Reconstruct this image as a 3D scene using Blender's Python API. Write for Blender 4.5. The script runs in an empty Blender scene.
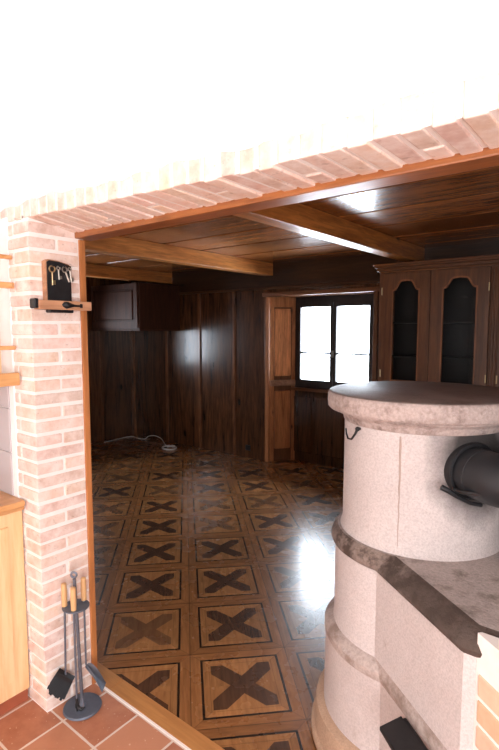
import bpy, bmesh, math, random
from mathutils import Vector, Matrix
random.seed(7)
PI = math.pi
col = bpy.context.scene.collection
# Axes: X runs along the opening wall (right), Y runs into the far room, Z up. Metres.

# ------------------------------------------------------------------ shader helpers
class NT:
    def __init__(s, name):
        s.m = bpy.data.materials.new(name); s.m.use_nodes = True
        s.t = s.m.node_tree; s.n = s.t.nodes; s.l = s.t.links
        s.b = s.n['Principled BSDF']; s.tc = s.n.new('ShaderNodeTexCoord')
    def put(s, sock, v):
        if isinstance(v, bpy.types.NodeSocket): s.l.new(v, sock)
        elif v is not None:
            if isinstance(v, (tuple, list)) and len(v) == 3 and sock.type == 'RGBA': v = (*v, 1)
            sock.default_value = v
    def math(s, op, a, b=None, c=None):
        n = s.n.new('ShaderNodeMath'); n.operation = op
        s.put(n.inputs[0], a); s.put(n.inputs[1], b); s.put(n.inputs[2], c)
        return n.outputs[0]
    def map(s, scale=(1, 1, 1), loc=(0, 0, 0), rot=(0, 0, 0), vec=None):
        n = s.n.new('ShaderNodeMapping'); s.l.new(vec or s.tc.outputs['Object'], n.inputs[0])
        n.inputs['Scale'].default_value = scale; n.inputs['Location'].default_value = loc; n.inputs['Rotation'].default_value = rot
        return n.outputs[0]
    def noise(s, scale, vec=None, detail=4, rough=.55, dist=0, out='Fac'):
        n = s.n.new('ShaderNodeTexNoise'); s.l.new(vec or s.tc.outputs['Object'], n.inputs['Vector'])
        n.inputs['Scale'].default_value = scale; n.inputs['Detail'].default_value = detail
        n.inputs['Roughness'].default_value = rough; n.inputs['Distortion'].default_value = dist
        return n.outputs[out]
    def voro(s, scale, vec=None, feature='F1', out='Distance'):
        n = s.n.new('ShaderNodeTexVoronoi'); n.feature = feature
        s.l.new(vec or s.tc.outputs['Object'], n.inputs['Vector']); n.inputs['Scale'].default_value = scale
        return n.outputs[out]
    def ramp(s, f, stops, interp='LINEAR'):
        n = s.n.new('ShaderNodeValToRGB'); s.put(n.inputs[0], f); e = n.color_ramp.elements; n.color_ramp.interpolation = interp
        while len(e) < len(stops): e.new(.5)
        for k, (p, c) in enumerate(stops):
            e[k].position = p; e[k].color = (*c, 1) if isinstance(c, (tuple, list)) else (c, c, c, 1)
        return n.outputs[0]
    def mix(s, f, a, b, mode='MIX'):
        n = s.n.new('ShaderNodeMix'); n.data_type = 'RGBA'; n.blend_type = mode
        s.put(n.inputs[0], f); s.put(n.inputs[6], a); s.put(n.inputs[7], b)
        return n.outputs[2]
    def attr(s, name='tone', out='Fac'):
        n = s.n.new('ShaderNodeAttribute'); n.attribute_name = name; return n.outputs[out]
    def xyz(s, vec=None):
        n = s.n.new('ShaderNodeSeparateXYZ'); s.l.new(vec or s.tc.outputs['Object'], n.inputs[0]); return n.outputs
    def comb(s, x, y, z):
        n = s.n.new('ShaderNodeCombineXYZ'); s.put(n.inputs[0], x); s.put(n.inputs[1], y); s.put(n.inputs[2], z); return n.outputs[0]
    def white(s, vec):
        n = s.n.new('ShaderNodeTexWhiteNoise'); s.l.new(vec, n.inputs['Vector']); return n.outputs['Value']
    def bump(s, h, strength=.3, dist=.005, prev=None):
        n = s.n.new('ShaderNodeBump'); s.put(n.inputs['Height'], h)
        n.inputs['Strength'].default_value = strength; n.inputs['Distance'].default_value = dist
        if prev: s.l.new(prev, n.inputs['Normal'])
        s.l.new(n.outputs[0], s.b.inputs['Normal']); return n.outputs[0]
    def done(s, color=None, rough=None, metal=None, spec=None, coat=None, coat_rough=None):
        s.put(s.b.inputs['Base Color'], color); s.put(s.b.inputs['Roughness'], rough); s.put(s.b.inputs['Metallic'], metal)
        s.put(s.b.inputs['Specular IOR Level'], spec); s.put(s.b.inputs['Coat Weight'], coat); s.put(s.b.inputs['Coat Roughness'], coat_rough)
        return s.m

def wood(name, light, dark, axis='z', rough=.4, coat=0., knots=True, scale=1., contrast=1., spec=.5):
    s = NT(name)
    k = {'x': (.09, 1, 1), 'y': (1, .09, 1), 'z': (1, 1, .09)}[axis]
    v = s.map(tuple(c * scale for c in k))
    g = s.noise(60, v, 5, .6, .6)
    h = s.noise(9, v, 3, .5, 1.6)
    f = s.math('ADD', s.math('MULTIPLY', g, .5), s.math('MULTIPLY', h, .5))
    c = s.ramp(f, [(.5 - .16 / contrast, dark), (.5 + .13 / contrast, light)])
    if knots:
        kv = s.map(tuple(q * scale for q in {'x': (.45, 1, 1), 'y': (1, .45, 1), 'z': (1, 1, .45)}[axis]))
        kd = s.voro(4.5, kv)
        kf = s.ramp(kd, [(.05, .12), (.1, .75), (.16, 1.0)])
        c = s.mix(1, c, kf, 'MULTIPLY')
    c = s.mix(1, c, s.attr('tone', 'Color'), 'MULTIPLY')
    s.bump(g, .15, .002)
    return s.done(c, rough, 0, spec, coat, .12)

def plain(name, c, rough=.5, metal=0, var=.15, scale=30, bump=0.):
    s = NT(name)
    n = s.noise(scale)
    cc = s.mix(n, tuple(x * (1 - var) for x in c), tuple(min(1, x * (1 + var)) for x in c))
    if bump: s.bump(n, bump, .002)
    return s.done(cc, rough, metal)

M = {}
def make_materials():
    # limed brick
    s = NT('limed_brick')
    t = s.attr('tone', 'Color')
    n1 = s.noise(14, None, 6, .65); n2 = s.noise(60, None, 4)
    base = s.mix(n2, (.60, .34, .245), (.84, .59, .47))
    base = s.mix(1, base, t, 'MULTIPLY')
    lime = s.ramp(n1, [(.36, .22), (.66, .85)])
    zr = s.ramp(s.math('MULTIPLY', s.math('SUBTRACT', s.math('ADD', s.xyz()[2], s.math('MULTIPLY', s.noise(8, None, 3), .02)), 2.172), 12.), [(.15, .0), (1., .9)])
    c = s.mix(lime, base, (.90, .80, .755)); c = s.mix(zr, c, (.90, .87, .86))
    spots = s.ramp(s.noise(35, s.map((1, 1, 1.6), (3, 1, 2)), 3), [(.63, 0.), (.70, .35)])
    c = s.mix(spots, c, (.30, .19, .14))
    s.bump(s.math('ADD', n1, s.math('MULTIPLY', n2, .5)), .35, .006)
    M['brick'] = s.done(c, .85)
    s = NT('raw_brick')
    n1 = s.noise(20, None, 6, .65)
    c = s.mix(n1, (.60, .34, .22), (.80, .58, .44)); c = s.mix(1, c, s.attr('tone', 'Color'), 'MULTIPLY')
    s.bump(n1, .3, .005); M['raw_brick'] = s.done(c, .9)
    s = NT('lime_mortar')
    n1 = s.noise(25, None, 5, .6)
    c = s.mix(n1, (.88, .80, .76), (.96, .92, .90)); s.bump(n1, .4, .006); M['mortar'] = s.done(c, .9)
    s = NT('white_plaster')
    n1 = s.noise(6, None, 5); s.bump(s.noise(90), .1, .002)
    M['plaster'] = s.done(s.mix(n1, (.88, .865, .86), (.93, .92, .915)), .9)
    # parquet
    s = NT('parquet_panels')
    o = s.xyz()
    gx = s.math('DIVIDE', o[0], .5); gy = s.math('DIVIDE', o[1], .5)
    ix = s.math('FLOOR', gx); iy = s.math('FLOOR', gy)
    x = s.math('SUBTRACT', s.math('SUBTRACT', gx, ix), .5); y = s.math('SUBTRACT', s.math('SUBTRACT', gy, iy), .5)
    ax = s.math('ABSOLUTE', x); ay = s.math('ABSOLUTE', y)
    mx = s.math('MAXIMUM', ax, ay); dd = s.math('ABSOLUTE', s.math('SUBTRACT', ax, ay))
    vert = s.math('GREATER_THAN', ay, ax)     # top and bottom sectors run along x
    idn = s.white(s.comb(ix, iy, 3.0)); idn2 = s.white(s.comb(ix, iy, 9.0))
    # grain, per sector
    gA = s.noise(55, s.map((.1, 1, 1)), 5, .6, .6); gB = s.noise(55, s.map((1, .1, 1)), 5, .6, .6)
    g = s.mix(vert, gB, gA)
    oak = s.ramp(g, [(.32, (.25, .098, .032)), (.68, (.40, .175, .062))])
    sgn = s.math('GREATER_THAN', s.math('MULTIPLY', x, y), 0.)
    gD1 = s.noise(45, s.map((1, .12, 1), rot=(0, 0, PI / 4)), 5, .6, .6); gD2 = s.noise(45, s.map((1, .12, 1), rot=(0, 0, -PI / 4)), 5, .6, .6)
    gD = s.mix(sgn, gD1, gD2)
    lite = s.ramp(gD, [(.3, (.32, .135, .046)), (.7, (.50, .235, .086))])
    sect = s.mix(vert, (.86, .86, .86), (1.08, 1.08, 1.08))
    lite = s.mix(1, lite, sect, 'MULTIPLY')
    wal = s.ramp(gD, [(.3, (.055, .026, .015)), (.7, (.125, .058, .030))])
    wal2 = s.ramp(gD, [(.3, (.13, .058, .026)), (.7, (.24, .115, .05))])
    wal = s.mix(s.math('GREATER_THAN', idn2, .62), wal, wal2)
    inX = s.math('MULTIPLY', s.math('LESS_THAN', dd, .120), s.math('LESS_THAN', mx, .297))
    inPanel = s.math('LESS_THAN', mx, .375)
    line = s.math('MULTIPLY', s.math('GREATER_THAN', mx, .375), s.math('LESS_THAN', mx, .398))
    seam = s.math('GREATER_THAN', mx, .4955)
    mitre = s.math('MULTIPLY', s.math('LESS_THAN', dd, .006), s.math('GREATER_THAN', mx, .31))
    half = s.math('MULTIPLY', s.math('LESS_THAN', s.math('ABSOLUTE', s.math('SUBTRACT', mx, .315)), .0035), s.math('LESS_THAN', mx, .375))
    c = s.mix(inPanel, oak, lite); c = s.mix(inX, c, wal)
    c = s.mix(s.math('MULTIPLY', s.math('MAXIMUM', mitre, half), .4), c, (.10, .04, .015))
    c = s.mix(line, c, (.012, .007, .005)); c = s.mix(s.math('MULTIPLY', seam, .75), c, (.05, .022, .01))
    tone = s.math('ADD', .62, s.math('MULTIPLY', idn, .30))
    c = s.mix(1, c, s.comb(tone, tone, tone), 'MULTIPLY')
    wear = s.noise(3, None, 3); wv = s.math('ADD', .8, s.math('MULTIPLY', wear, .4))
    c = s.mix(1, c, s.comb(wv, wv, wv), 'MULTIPLY')
    hh = s.math('MULTIPLY', seam, -1.0)
    s.bump(hh, .1, .0006)
    rg = s.math('ADD', .23, s.math('MULTIPLY', s.noise(5, None, 4), .08))
    M['parquet'] = s.done(c, rg, 0, .5, .35, .17)
    # terracotta
    s = NT('terracotta_tiles')
    P = .2265
    o = s.xyz(); gx = s.math('DIVIDE', o[0], P); gy = s.math('DIVIDE', o[1], P)
    ix = s.math('FLOOR', gx); iy = s.math('FLOOR', gy)
    wob = s.math('MULTIPLY', s.math('SUBTRACT', s.noise(9, None, 3), .5), .03)
    ax = s.math('ABSOLUTE', s.math('SUBTRACT', s.math('SUBTRACT', gx, ix), .5)); ay = s.math('ABSOLUTE', s.math('SUBTRACT', s.math('SUBTRACT', gy, iy), .5))
    mx = s.math('ADD', s.math('MAXIMUM', ax, ay), wob)
    gr = s.math('GREATER_THAN', mx, .478)
    idn = s.white(s.comb(ix, iy, 1.)); n = s.noise(11, None, 5, .6)
    c = s.mix(idn, (.33, .105, .055), (.52, .235, .135))
    c = s.mix(s.ramp(n, [(.3, 0.), (.75, .75)]), c, (.56, .255, .145))
    sp = s.ramp(s.noise(60, None, 2), [(.68, 0.), (.72, .6)]); c = s.mix(sp, c, (.75, .55, .4))
    c = s.mix(gr, c, (.72, .60, .53))
    s.bump(s.math('ADD', s.math('MULTIPLY', gr, -1.), s.math('MULTIPLY', n, .4)), .5, .004)
    M['terracotta'] = s.done(c, s.math('ADD', .35, s.math('MULTIPLY', n, .25)))
    M['skirt_tile'] = plain('skirting_tile', (.34, .10, .055), .35, var=.2, scale=12)
    # stone
    def stone(name, a, b, stain=(.25, .17, .13), st=(.62, .72), amt=.6, peck=.6, rough=.85, soot=False, tex=140, dirt=False):
        s = NT(name)
        n = s.noise(7, None, 6, .6); f = s.noise(tex, None, 3, .7)
        c = s.mix(n, a, b)
        c = s.mix(s.ramp(f, [(.40, .0), (.64, .36)]), c, tuple(q * .55 for q in a))
        sn = s.noise(11, s.map((1, 1, 1), (5, 2, 1)), 6, .7)
        c = s.mix(s.ramp(sn, [(st[0], 0.), (st[1], amt)]), c, stain)
        if dirt:      # grime thickens along the straight edge
            q = s.math('ADD', s.math('MULTIPLY', s.math('SUBTRACT', s.xyz()[0], 1.20), 4.), s.math('MULTIPLY', s.math('SUBTRACT', s.noise(16, None, 5), .5), 1.6))
            c = s.mix(s.ramp(q, [(.2, 0.), (.9, .82)]), c, (.055, .036, .028))
        if soot:
            # soot smudge around the flue opening
            d = s.n.new('ShaderNodeVectorMath'); d.operation = 'DISTANCE'
            s.l.new(s.map((1, 1, .75)), d.inputs[0]); d.inputs[1].default_value = (1.575, .475, 1.245 * .75)
            q = s.math('ADD', d.outputs['Value'], s.math('MULTIPLY', s.math('SUBTRACT', s.noise(9, None, 4), .5), .09))
            c = s.mix(s.ramp(q, [(.105, .97), (.125, .72), (.20, 0.)]), c, (.02, .018, .018))
        s.bump(s.math('ADD', f, s.math('MULTIPLY', n, .6)), peck, .004)
        return s.done(c, rough)
    M['stone'] = stone('pale_soapstone', (.49, .43, .42), (.68, .615, .60), amt=.35, soot=True)
    M['stone_low'] = stone('pale_soapstone_base', (.54, .475, .465), (.70, .635, .625), amt=.35)
    M['stone_slab'] = stone('speckled_soapstone_slab', (.36, .29, .265), (.60, .49, .46), stain=(.14, .09, .07), st=(.5, .66), amt=.75, peck=.9, tex=90)
    M['stone_top'] = stone('worn_slab_top', (.16, .125, .115), (.29, .225, .205), stain=(.10, .07, .06), st=(.5, .65), peck=.5, rough=.42, tex=90)
    M['stone_ledge'] = stone('grey_ledge_stone', (.27, .22, .205), (.46, .385, .36), stain=(.09, .07, .06), st=(.50, .66), amt=.75, peck=1., tex=80)
    M['stone_lip'] = stone('grimy_moulding_stone', (.13, .095, .08), (.36, .28, .245), stain=(.045, .028, .020), st=(.44, .56), amt=.9, peck=1., tex=70, dirt=True)
    M['stone_lip2'] = stone('worn_moulding_stone', (.36, .29, .26), (.60, .50, .47), stain=(.20, .14, .11), st=(.46, .62), amt=.7, peck=.8, tex=90)
    M['plinth'] = stone('plinth_stone', (.42, .27, .18), (.60, .42, .30), amt=.5)
    M['crack'] = plain('mortar_seam', (.42, .33, .29), .95)
    # woods
    M['pine'] = wood('orange_pine', (.40, .145, .042), (.19, .056, .017), 'x', .35, .15, scale=1.3)
    M['pine_z'] = wood('orange_pine_upright', (.55, .22, .075), (.33, .12, .04), 'z', .4, .1, knots=False)
    M['beam'] = wood('beam_pine', (.82, .33, .085), (.42, .14, .034), 'y', .35, .2, scale=1.0, contrast=1.3)
    M['ceil'] = wood('varnished_ceiling', (.46, .165, .044), (.19, .06, .016), 'x', .24, .3, contrast=1.2)
    M['panel'] = wood('dark_panelling', (.130, .052, .021), (.036, .014, .007), 'z', .25, .2, scale=.8, contrast=1.3)
    M['panel_x'] = wood('dark_rail', (.10, .043, .018), (.035, .015, .008), 'x', .3, .1)
    M['niche'] = wood('warm_niche_wood', (.56, .24, .095), (.24, .085, .032), 'z', .35, .1, scale=1.4)
    M['niche_cap'] = wood('niche_cap_wood', (.36, .20, .12), (.20, .10, .06), 'x', .4, 0, knots=False)
    M['hutch'] = wood('walnut_hutch', (.19, .070, .022), (.070, .024, .009), 'z', .4, .08, knots=False)
    M['hutch_x'] = wood('walnut_hutch_rail', (.19, .070, .022), (.070, .024, .009), 'x', .4, .08, knots=False)
    M['cupb'] = wood('dark_cupboard', (.070, .026, .014), (.030, .011, .007), 'z', .6, 0, knots=False, spec=.25)
    M['oak'] = wood('honey_oak', (.86, .62, .36), (.70, .43, .20), 'z', .4, .1, knots=False, scale=.8)
    M['oak_y'] = wood('honey_oak_across', (.68, .37, .155), (.50, .24, .085), 'y', .35, .15, knots=False, scale=.8)
    M['handle'] = wood('beech_handle', (.74, .45, .22), (.60, .33, .15), 'z', .45, 0, knots=False)
    M['rack_wood'] = wood('key_rack_wood', (.56, .30, .17), (.33, .15, .08), 'y', .5, 0, knots=False)
    M['dark_wood'] = wood('window_sash_wood', (.035, .022, .018), (.016, .010, .008), 'z', .4, 0, knots=False)
    M['thresh'] = wood('threshold_wood', (.60, .29, .10), (.42, .18, .058), 'x', .3, .2, knots=False)
    # other
    M['iron'] = plain('black_iron', (.022, .023, .026), .45, .5, .3, 40, .1)
    M['pipe'] = plain('flue_enamel', (.017, .019, .023), .5, .2, .15, 20)
    M['steel'] = plain('blue_grey_steel', (.19, .22, .28), .42, .65, .2, 60)
    M['base_steel'] = plain('slate_blue_base', (.11, .135, .18), .5, .3, .15, 60)
    M['bristle'] = plain('black_bristles', (.012, .018, .024), .7, 0, .5, 250, .6)
    M['slate'] = plain('black_slate_back', (.016, .016, .018), .42, .1, .8, 25, .3)
    M['silver'] = plain('nickel', (.62, .58, .52), .3, .9)
    M['brass'] = plain('brass', (.60, .46, .26), .3, .9)
    M['cable'] = plain('white_cable', (.75, .74, .72), .5)
    M['tile'] = plain('mauve_wall_tile', (.50, .46, .48), .25, 0, .06, 8)
    M['white'] = plain('white_gloss', (.85, .83, .81), .4, 0, .03)
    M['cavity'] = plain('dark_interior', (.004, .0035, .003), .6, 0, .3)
    M['snow'] = plain('bright_snow', (.9, .9, .92), .9, 0, .03)
    s = NT('window_glass'); t = s.t
    tr = s.n.new('ShaderNodeBsdfTransparent'); gl = s.n.new('ShaderNodeBsdfGlossy'); gl.inputs['Roughness'].default_value = .03
    fr = s.n.new('ShaderNodeFresnel'); fr.inputs[0].default_value = 1.25
    ms = s.n.new('ShaderNodeMixShader'); s.l.new(fr.outputs[0], ms.inputs[0]); s.l.new(tr.outputs[0], ms.inputs[1]); s.l.new(gl.outputs[0], ms.inputs[2])
    s.l.new(ms.outputs[0], s.n['Material Output'].inputs[0]); M['glass'] = s.m
make_materials()

# ------------------------------------------------------------------ mesh builder
class MB:
    def __init__(s): s.v = []; s.f = []; s.t = []; s.mi = []
    def add(s, vs, fs, tone=1., mi=0):
        b = len(s.v); s.v += [tuple(v) for v in vs]
        for f in fs:
            s.f.append(tuple(b + i for i in f)); s.t.append(tone); s.mi.append(mi)
        return s
    def box(s, x0, x1, y0, y1, z0, z1, bev=0., tone=1., mi=0, mat=None, seg=1):
        bm = bmesh.new(); bmesh.ops.create_cube(bm, size=1)
        for v in bm.verts:
            v.co = Vector(((x0 + x1) / 2 + v.co.x * (x1 - x0), (y0 + y1) / 2 + v.co.y * (y1 - y0), (z0 + z1) / 2 + v.co.z * (z1 - z0)))
        if bev: bmesh.ops.bevel(bm, geom=bm.edges[:], offset=bev, segments=seg, affect='EDGES', profile=.6)
        s.bm(bm, tone, mi, mat); return s
    def bm(s, bm, tone=1., mi=0, mat=None):
        bm.verts.ensure_lookup_table(); bm.verts.index_update()
        s.add([(mat @ v.co if mat else v.co) for v in bm.verts], [[v.index for v in f.verts] for f in bm.faces], tone, mi); bm.free()
    def loft(s, rings, tone=1., mi=0, cap0=True, cap1=True, closed=True, mis=None):
        n = len(rings[0]); vs = [p for r in rings for p in r]; fs = []
        base = len(s.v); s.v += [tuple(p) for p in vs]
        for k in range(len(rings) - 1):
            for i in range(n if closed else n - 1):
                j = (i + 1) % n
                s.f.append((base + k * n + i, base + k * n + j, base + (k + 1) * n + j, base + (k + 1) * n + i)); s.t.append(tone); s.mi.append(mis[k] if mis else mi)
        if cap0: s.f.append(tuple(base + i for i in reversed(range(n)))); s.t.append(tone); s.mi.append(mi)
        if cap1: s.f.append(tuple(base + (len(rings) - 1) * n + i for i in range(n))); s.t.append(tone); s.mi.append(mis[-1] if mis else mi)
        return s
    def lathe(s, prof, cx, cy, n=64, tone=1., mi=0, mis=None, mat=None, cap=True):
        rings = []
        for r, z in prof:
            ring = [Vector((cx + r * math.cos(2 * PI * i / n), cy + r * math.sin(2 * PI * i / n), z)) for i in range(n)]
            rings.append([mat @ p for p in ring] if mat else ring)
        return s.loft(rings, tone, mi, cap, cap, mis=mis)
    def tube(s, pts, r, n=10, tone=1., mi=0):
        pts = [Vector(p) for p in pts]; rs = r if isinstance(r, (list, tuple)) else [r] * len(pts)
        rings = []; up = None
        for k, p in enumerate(pts):
            d = (pts[min(k + 1, len(pts) - 1)] - pts[max(k - 1, 0)]).normalized()
            if up is None: up = d.orthogonal().normalized()
            up = (up - d * up.dot(d)).normalized(); w = d.cross(up)
            rings.append([p + rs[k] * (math.cos(2 * PI * i / n) * up + math.sin(2 * PI * i / n) * w) for i in range(n)])
        return s.loft(rings, tone, mi)
    def prism(s, poly, fn, d0, d1, tone=1., mi=0):      # poly of 2D points, fn(u, v, d) -> xyz
        return s.loft([[fn(u, v, d0) for u, v in poly], [fn(u, v, d1) for u, v in poly]], tone, mi)
    def ring(s, inner, outer, fn, d0, d1, tone=1., mi=0):   # flat frame with a hole
        n = len(inner); vs = []
        for d in (d0, d1):
            vs += [fn(u, v, d) for u, v in outer] + [fn(u, v, d) for u, v in inner]
        fs = []
        for i in range(n):
            j = (i + 1) % n
            fs += [(i, j, n + j, n + i), (2 * n + j, 2 * n + i, 3 * n + i, 3 * n + j), (i, 2 * n + i, 2 * n + j, j), (n + j, 3 * n + j, 3 * n + i, n + i)]
        return s.add(vs, fs, tone, mi)
    def build(s, name, mats, parent=None, smooth=None):
        me = bpy.data.meshes.new(name); me.from_pydata(s.v, [], s.f); me.validate(clean_customdata=False)
        bm = bmesh.new(); bm.from_mesh(me); bmesh.ops.recalc_face_normals(bm, faces=bm.faces); bm.to_mesh(me); bm.free()
        if not isinstance(mats, (list, tuple)): mats = [mats]
        for m in mats: me.materials.append(M[m])
        a = me.color_attributes.new('tone', 'FLOAT_COLOR', 'CORNER')
        for p, t, mi in zip(me.polygons, s.t, s.mi):
            p.material_index = mi
            c = (*t, 1) if isinstance(t, (tuple, list)) else (t, t, t, 1)
            for li in p.loop_indices: a.data[li].color = c
        if smooth is not None:
            for p in me.polygons: p.use_smooth = True
            try: me.set_sharp_from_angle(angle=math.radians(smooth))
            except Exception: pass
        o = bpy.data.objects.new(name, me); col.objects.link(o)
        if parent:
            o.parent = parent; o.matrix_parent_inverse = Matrix.Translation(-parent.location)
        return o

def tag(o, label=None, cat=None, group=None, kind=None):
    for k, v in (('label', label), ('category', cat), ('group', group), ('kind', kind)):
        if v: o[k] = v
    return o
def thing(name, label, cat, loc, group=None):
    o = bpy.data.objects.new(name, None); col.objects.link(o); o.location = loc; o.empty_display_size = .1
    return tag(o, label, cat, group)
def struct(o, label=None): return tag(o, label, None, None, 'structure')
def sroot(name, loc, label):
    o = bpy.data.objects.new(name, None); col.objects.link(o); o.location = loc
    return tag(o, label, None, None, 'structure')
def shuf(a, b): return random.uniform(a, b)
def btone(lo=.75, hi=1.15):
    t = shuf(lo, hi); return (t, t * shuf(.93, 1.05), t * shuf(.9, 1.05))
def fXZ(u, v, d): return (u, d, v)      # wall facing -y
def fYZ(u, v, d): return (d, u, v)      # wall facing +x

LZ = 2.108        # brick soffit
RC = 2.50         # far room ceiling
BW = 3.75         # far room back wall

# ------------------------------------------------------------------ setting: far room
G0 = (.21, .421); GA = math.radians(45.72)
def parquet_floor():
    pts = [(-4.5, .088), (3.28, .088), (3.28, BW + .1), (-.28, BW + .1), (-.28, 4.12), (-1.80, 4.12), (-1.80, BW + .1), (-4.5, BW + .1)]
    ca, sa = math.cos(GA), math.sin(GA)
    loc = [((x - G0[0]) * ca + (y - G0[1]) * sa, -(x - G0[0]) * sa + (y - G0[1]) * ca) for x, y in pts]
    b = MB(); b.loft([[(x, y, -.03) for x, y in loc], [(x, y, 0) for x, y in loc]])
    o = b.build('floor', 'parquet'); o.location = (G0[0], G0[1], 0); o.rotation_euler = (0, 0, GA)
    struct(o, 'glossy parquet floor of square panels inlaid with dark crosses')
parquet_floor()
b = MB()
x = -1.2
while x < 3.2:
    L = shuf(.5, .8); b.box(x + .0007, min(x + L, 3.2) - .0007, .004, .0875, -.03, .003, .0012, shuf(.88, 1.1)); x += L
struct(b.build('trim_1', 'thresh'), 'plain wooden threshold strip between terracotta and parquet')

b = MB(); b.box(-.0, 2.4, -.0075, .0045, -.01, .0022, .001); struct(b.build('trim_11', 'mortar'), 'thin pale grout line in front of the threshold')
# kitchen floor
b = MB(); ox, oy = .093, -.0095
b.box(-.70 - ox, 3.2 - ox, -3.6 - oy, .003 - oy, -.03, 0)
o = b.build('floor_kitchen', 'terracotta'); o.location = (ox, oy, 0); struct(o, 'terracotta tile floor with pale grout')

# ceiling boards with groove shade painted dark between, running along x
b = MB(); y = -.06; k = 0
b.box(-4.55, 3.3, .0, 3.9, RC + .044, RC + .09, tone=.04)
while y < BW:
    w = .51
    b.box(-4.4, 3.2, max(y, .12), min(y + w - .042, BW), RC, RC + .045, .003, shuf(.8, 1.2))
    if y + w < BW: b.box(-4.4, 3.2, y + w - .044, y + w + .001, RC + .005, RC + .04, 0, .05)  # near-black strip stands in for the shade inside the groove
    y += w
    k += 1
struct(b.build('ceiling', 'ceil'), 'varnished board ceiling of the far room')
# beams along y
for i, (bx, w) in enumerate([(.20, .13), (-1.66, .13), (-3.46, .13), (1.98, .13)]):
    b = MB(); b.box(bx - w, bx, .125, BW, RC - .15, RC, .008, shuf(.9, 1.1), seg=2)
    struct(b.build('trim_%d' % (i + 2), 'beam'), ['knotty orange ceiling beam above the stove', 'ceiling beam in the middle of the dark room', 'ceiling beam near the far left corner', 'ceiling beam at the right of the room'][i])

# back wall: boards with battens, frieze on top, opening for the window niche x -1.74..-.33
NX0, NX1, NZ, NB = -1.72, -.33, 2.095, 4.05
def back_wall():
    r = sroot('wall_back', (-2, BW, 0), 'dark knotty pine board wall at the far end of the room')
    b = MB(); b.box(-4.45, NX0, BW + .02, BW + .10, 0, RC); b.box(NX1, 3.25, BW + .02, BW + .10, 0, RC); b.box(NX0, NX1, BW + .02, BW + .10, NZ, RC)
    b.build('backing', 'panel', r)
    edges = [-4.38, -3.61, -2.93, -2.295, -1.765]
    b = MB()
    for x0, x1 in zip(edges, edges[1:]):
        b.box(x0 + .012, x1 - .012, BW + .006, BW + .03, .0, 2.19, .004, shuf(.8, 1.2))
    for k in range(7): b.box(NX1 + .01 + k * .5, NX1 + .49 + k * .5, BW + .006, BW + .03, 0, 2.19, .004, shuf(.8, 1.1))
    b.build('board_panel', 'panel', r)
    b = MB()
    for x in edges + [NX1 + k * .5 for k in range(1, 7)]:
        b.box(x - .022, x + .022, BW - .014, BW + .02, 0, 2.19, .008, shuf(1.8, 2.3), seg=2)
    b.build('batten', 'panel', r)
    b = MB(); b.box(-4.4, 3.2, BW - .008, BW + .1, 2.19, RC + .03, .004, .55); b.box(-4.4, 3.2, BW - .03, BW, 2.185, 2.215, .008, 1.3)
    b.build('frieze', 'panel_x', r)
    b = MB(); b.box(-2.10, -2.02, BW - .008, BW + .01, .10, .17, .004, .3); b.build('wall_socket', 'iron', r)
back_wall()
# niche
def niche():
    r = sroot('wall_niche', ((NX0 + NX1) / 2, NB, 0), 'panelled window niche with warm brown side panel')
    for xs, xe in ((NX0, -1.525), (NX1, -.425)):
        d = 1 if xe > xs else -1
        A = Vector((xs, BW + .03, 0)); D = Vector((xe, NB, 0)) - A; L = D.length; D.normalize(); W = Vector((D.y, -D.x, 0)) * d
        mm = Matrix.Translation(A) @ Matrix(((D.x, W.x, 0, 0), (D.y, W.y, 0, 0), (0, 0, 1, 0), (0, 0, 0, 1)))   # u along reveal, w into the niche
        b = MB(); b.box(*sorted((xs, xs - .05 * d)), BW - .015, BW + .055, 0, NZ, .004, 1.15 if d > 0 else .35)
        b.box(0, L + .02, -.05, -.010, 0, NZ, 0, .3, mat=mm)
        b.box(-.01, .045, -.012, .008, 0, NZ, .003, 1.05, mat=mm); b.box(L - .05, L, -.012, .004, 0, NZ, .003, .9, mat=mm)
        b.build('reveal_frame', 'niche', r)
        for z0, z1, t in ((1.08, 1.97, 1.3), (.14, .93, .9)):
            b = MB(); b.box(.056, L - .060, -.012, -.001, z0 + .02, z1 - .02, .010, t * 1.1, mat=mm); b.build('recessed_panel', 'niche', r)
        b = MB(); b.box(.04, L - .045, -.012, .004, 1.97, NZ, .003, 1., mat=mm); b.build('top_rail', 'niche', r)
        b = MB(); b.box(-.005, L - .0, -.012, .022, .975, 1.05, .012, 1., mat=mm, seg=2); b.build('moulded_cap', 'niche_cap', r)
    b = MB(); b.box(NX0, NX1, BW, NB, NZ, NZ + .03); b.build('niche_top', 'niche', r)
    b = MB(); b.box(NX0, NX1, NB, NB + .04, 0, .94, 0, .6)
    for k in range(3): b.box(NX0 + .05 + k * .45, NX0 + .45 + k * .45, NB - .012, NB, .12, .84, .008, .7)
    b.build('back_panel', 'panel', r)
niche()
b = MB(); b.box(NX0 - .09, NX1 + .09, BW - .035, BW + .0, NZ, NZ + .05, .01, 1.3, seg=2)
struct(b.build('trim_6', 'hutch_x'), 'thin moulding above the window niche')

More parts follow.
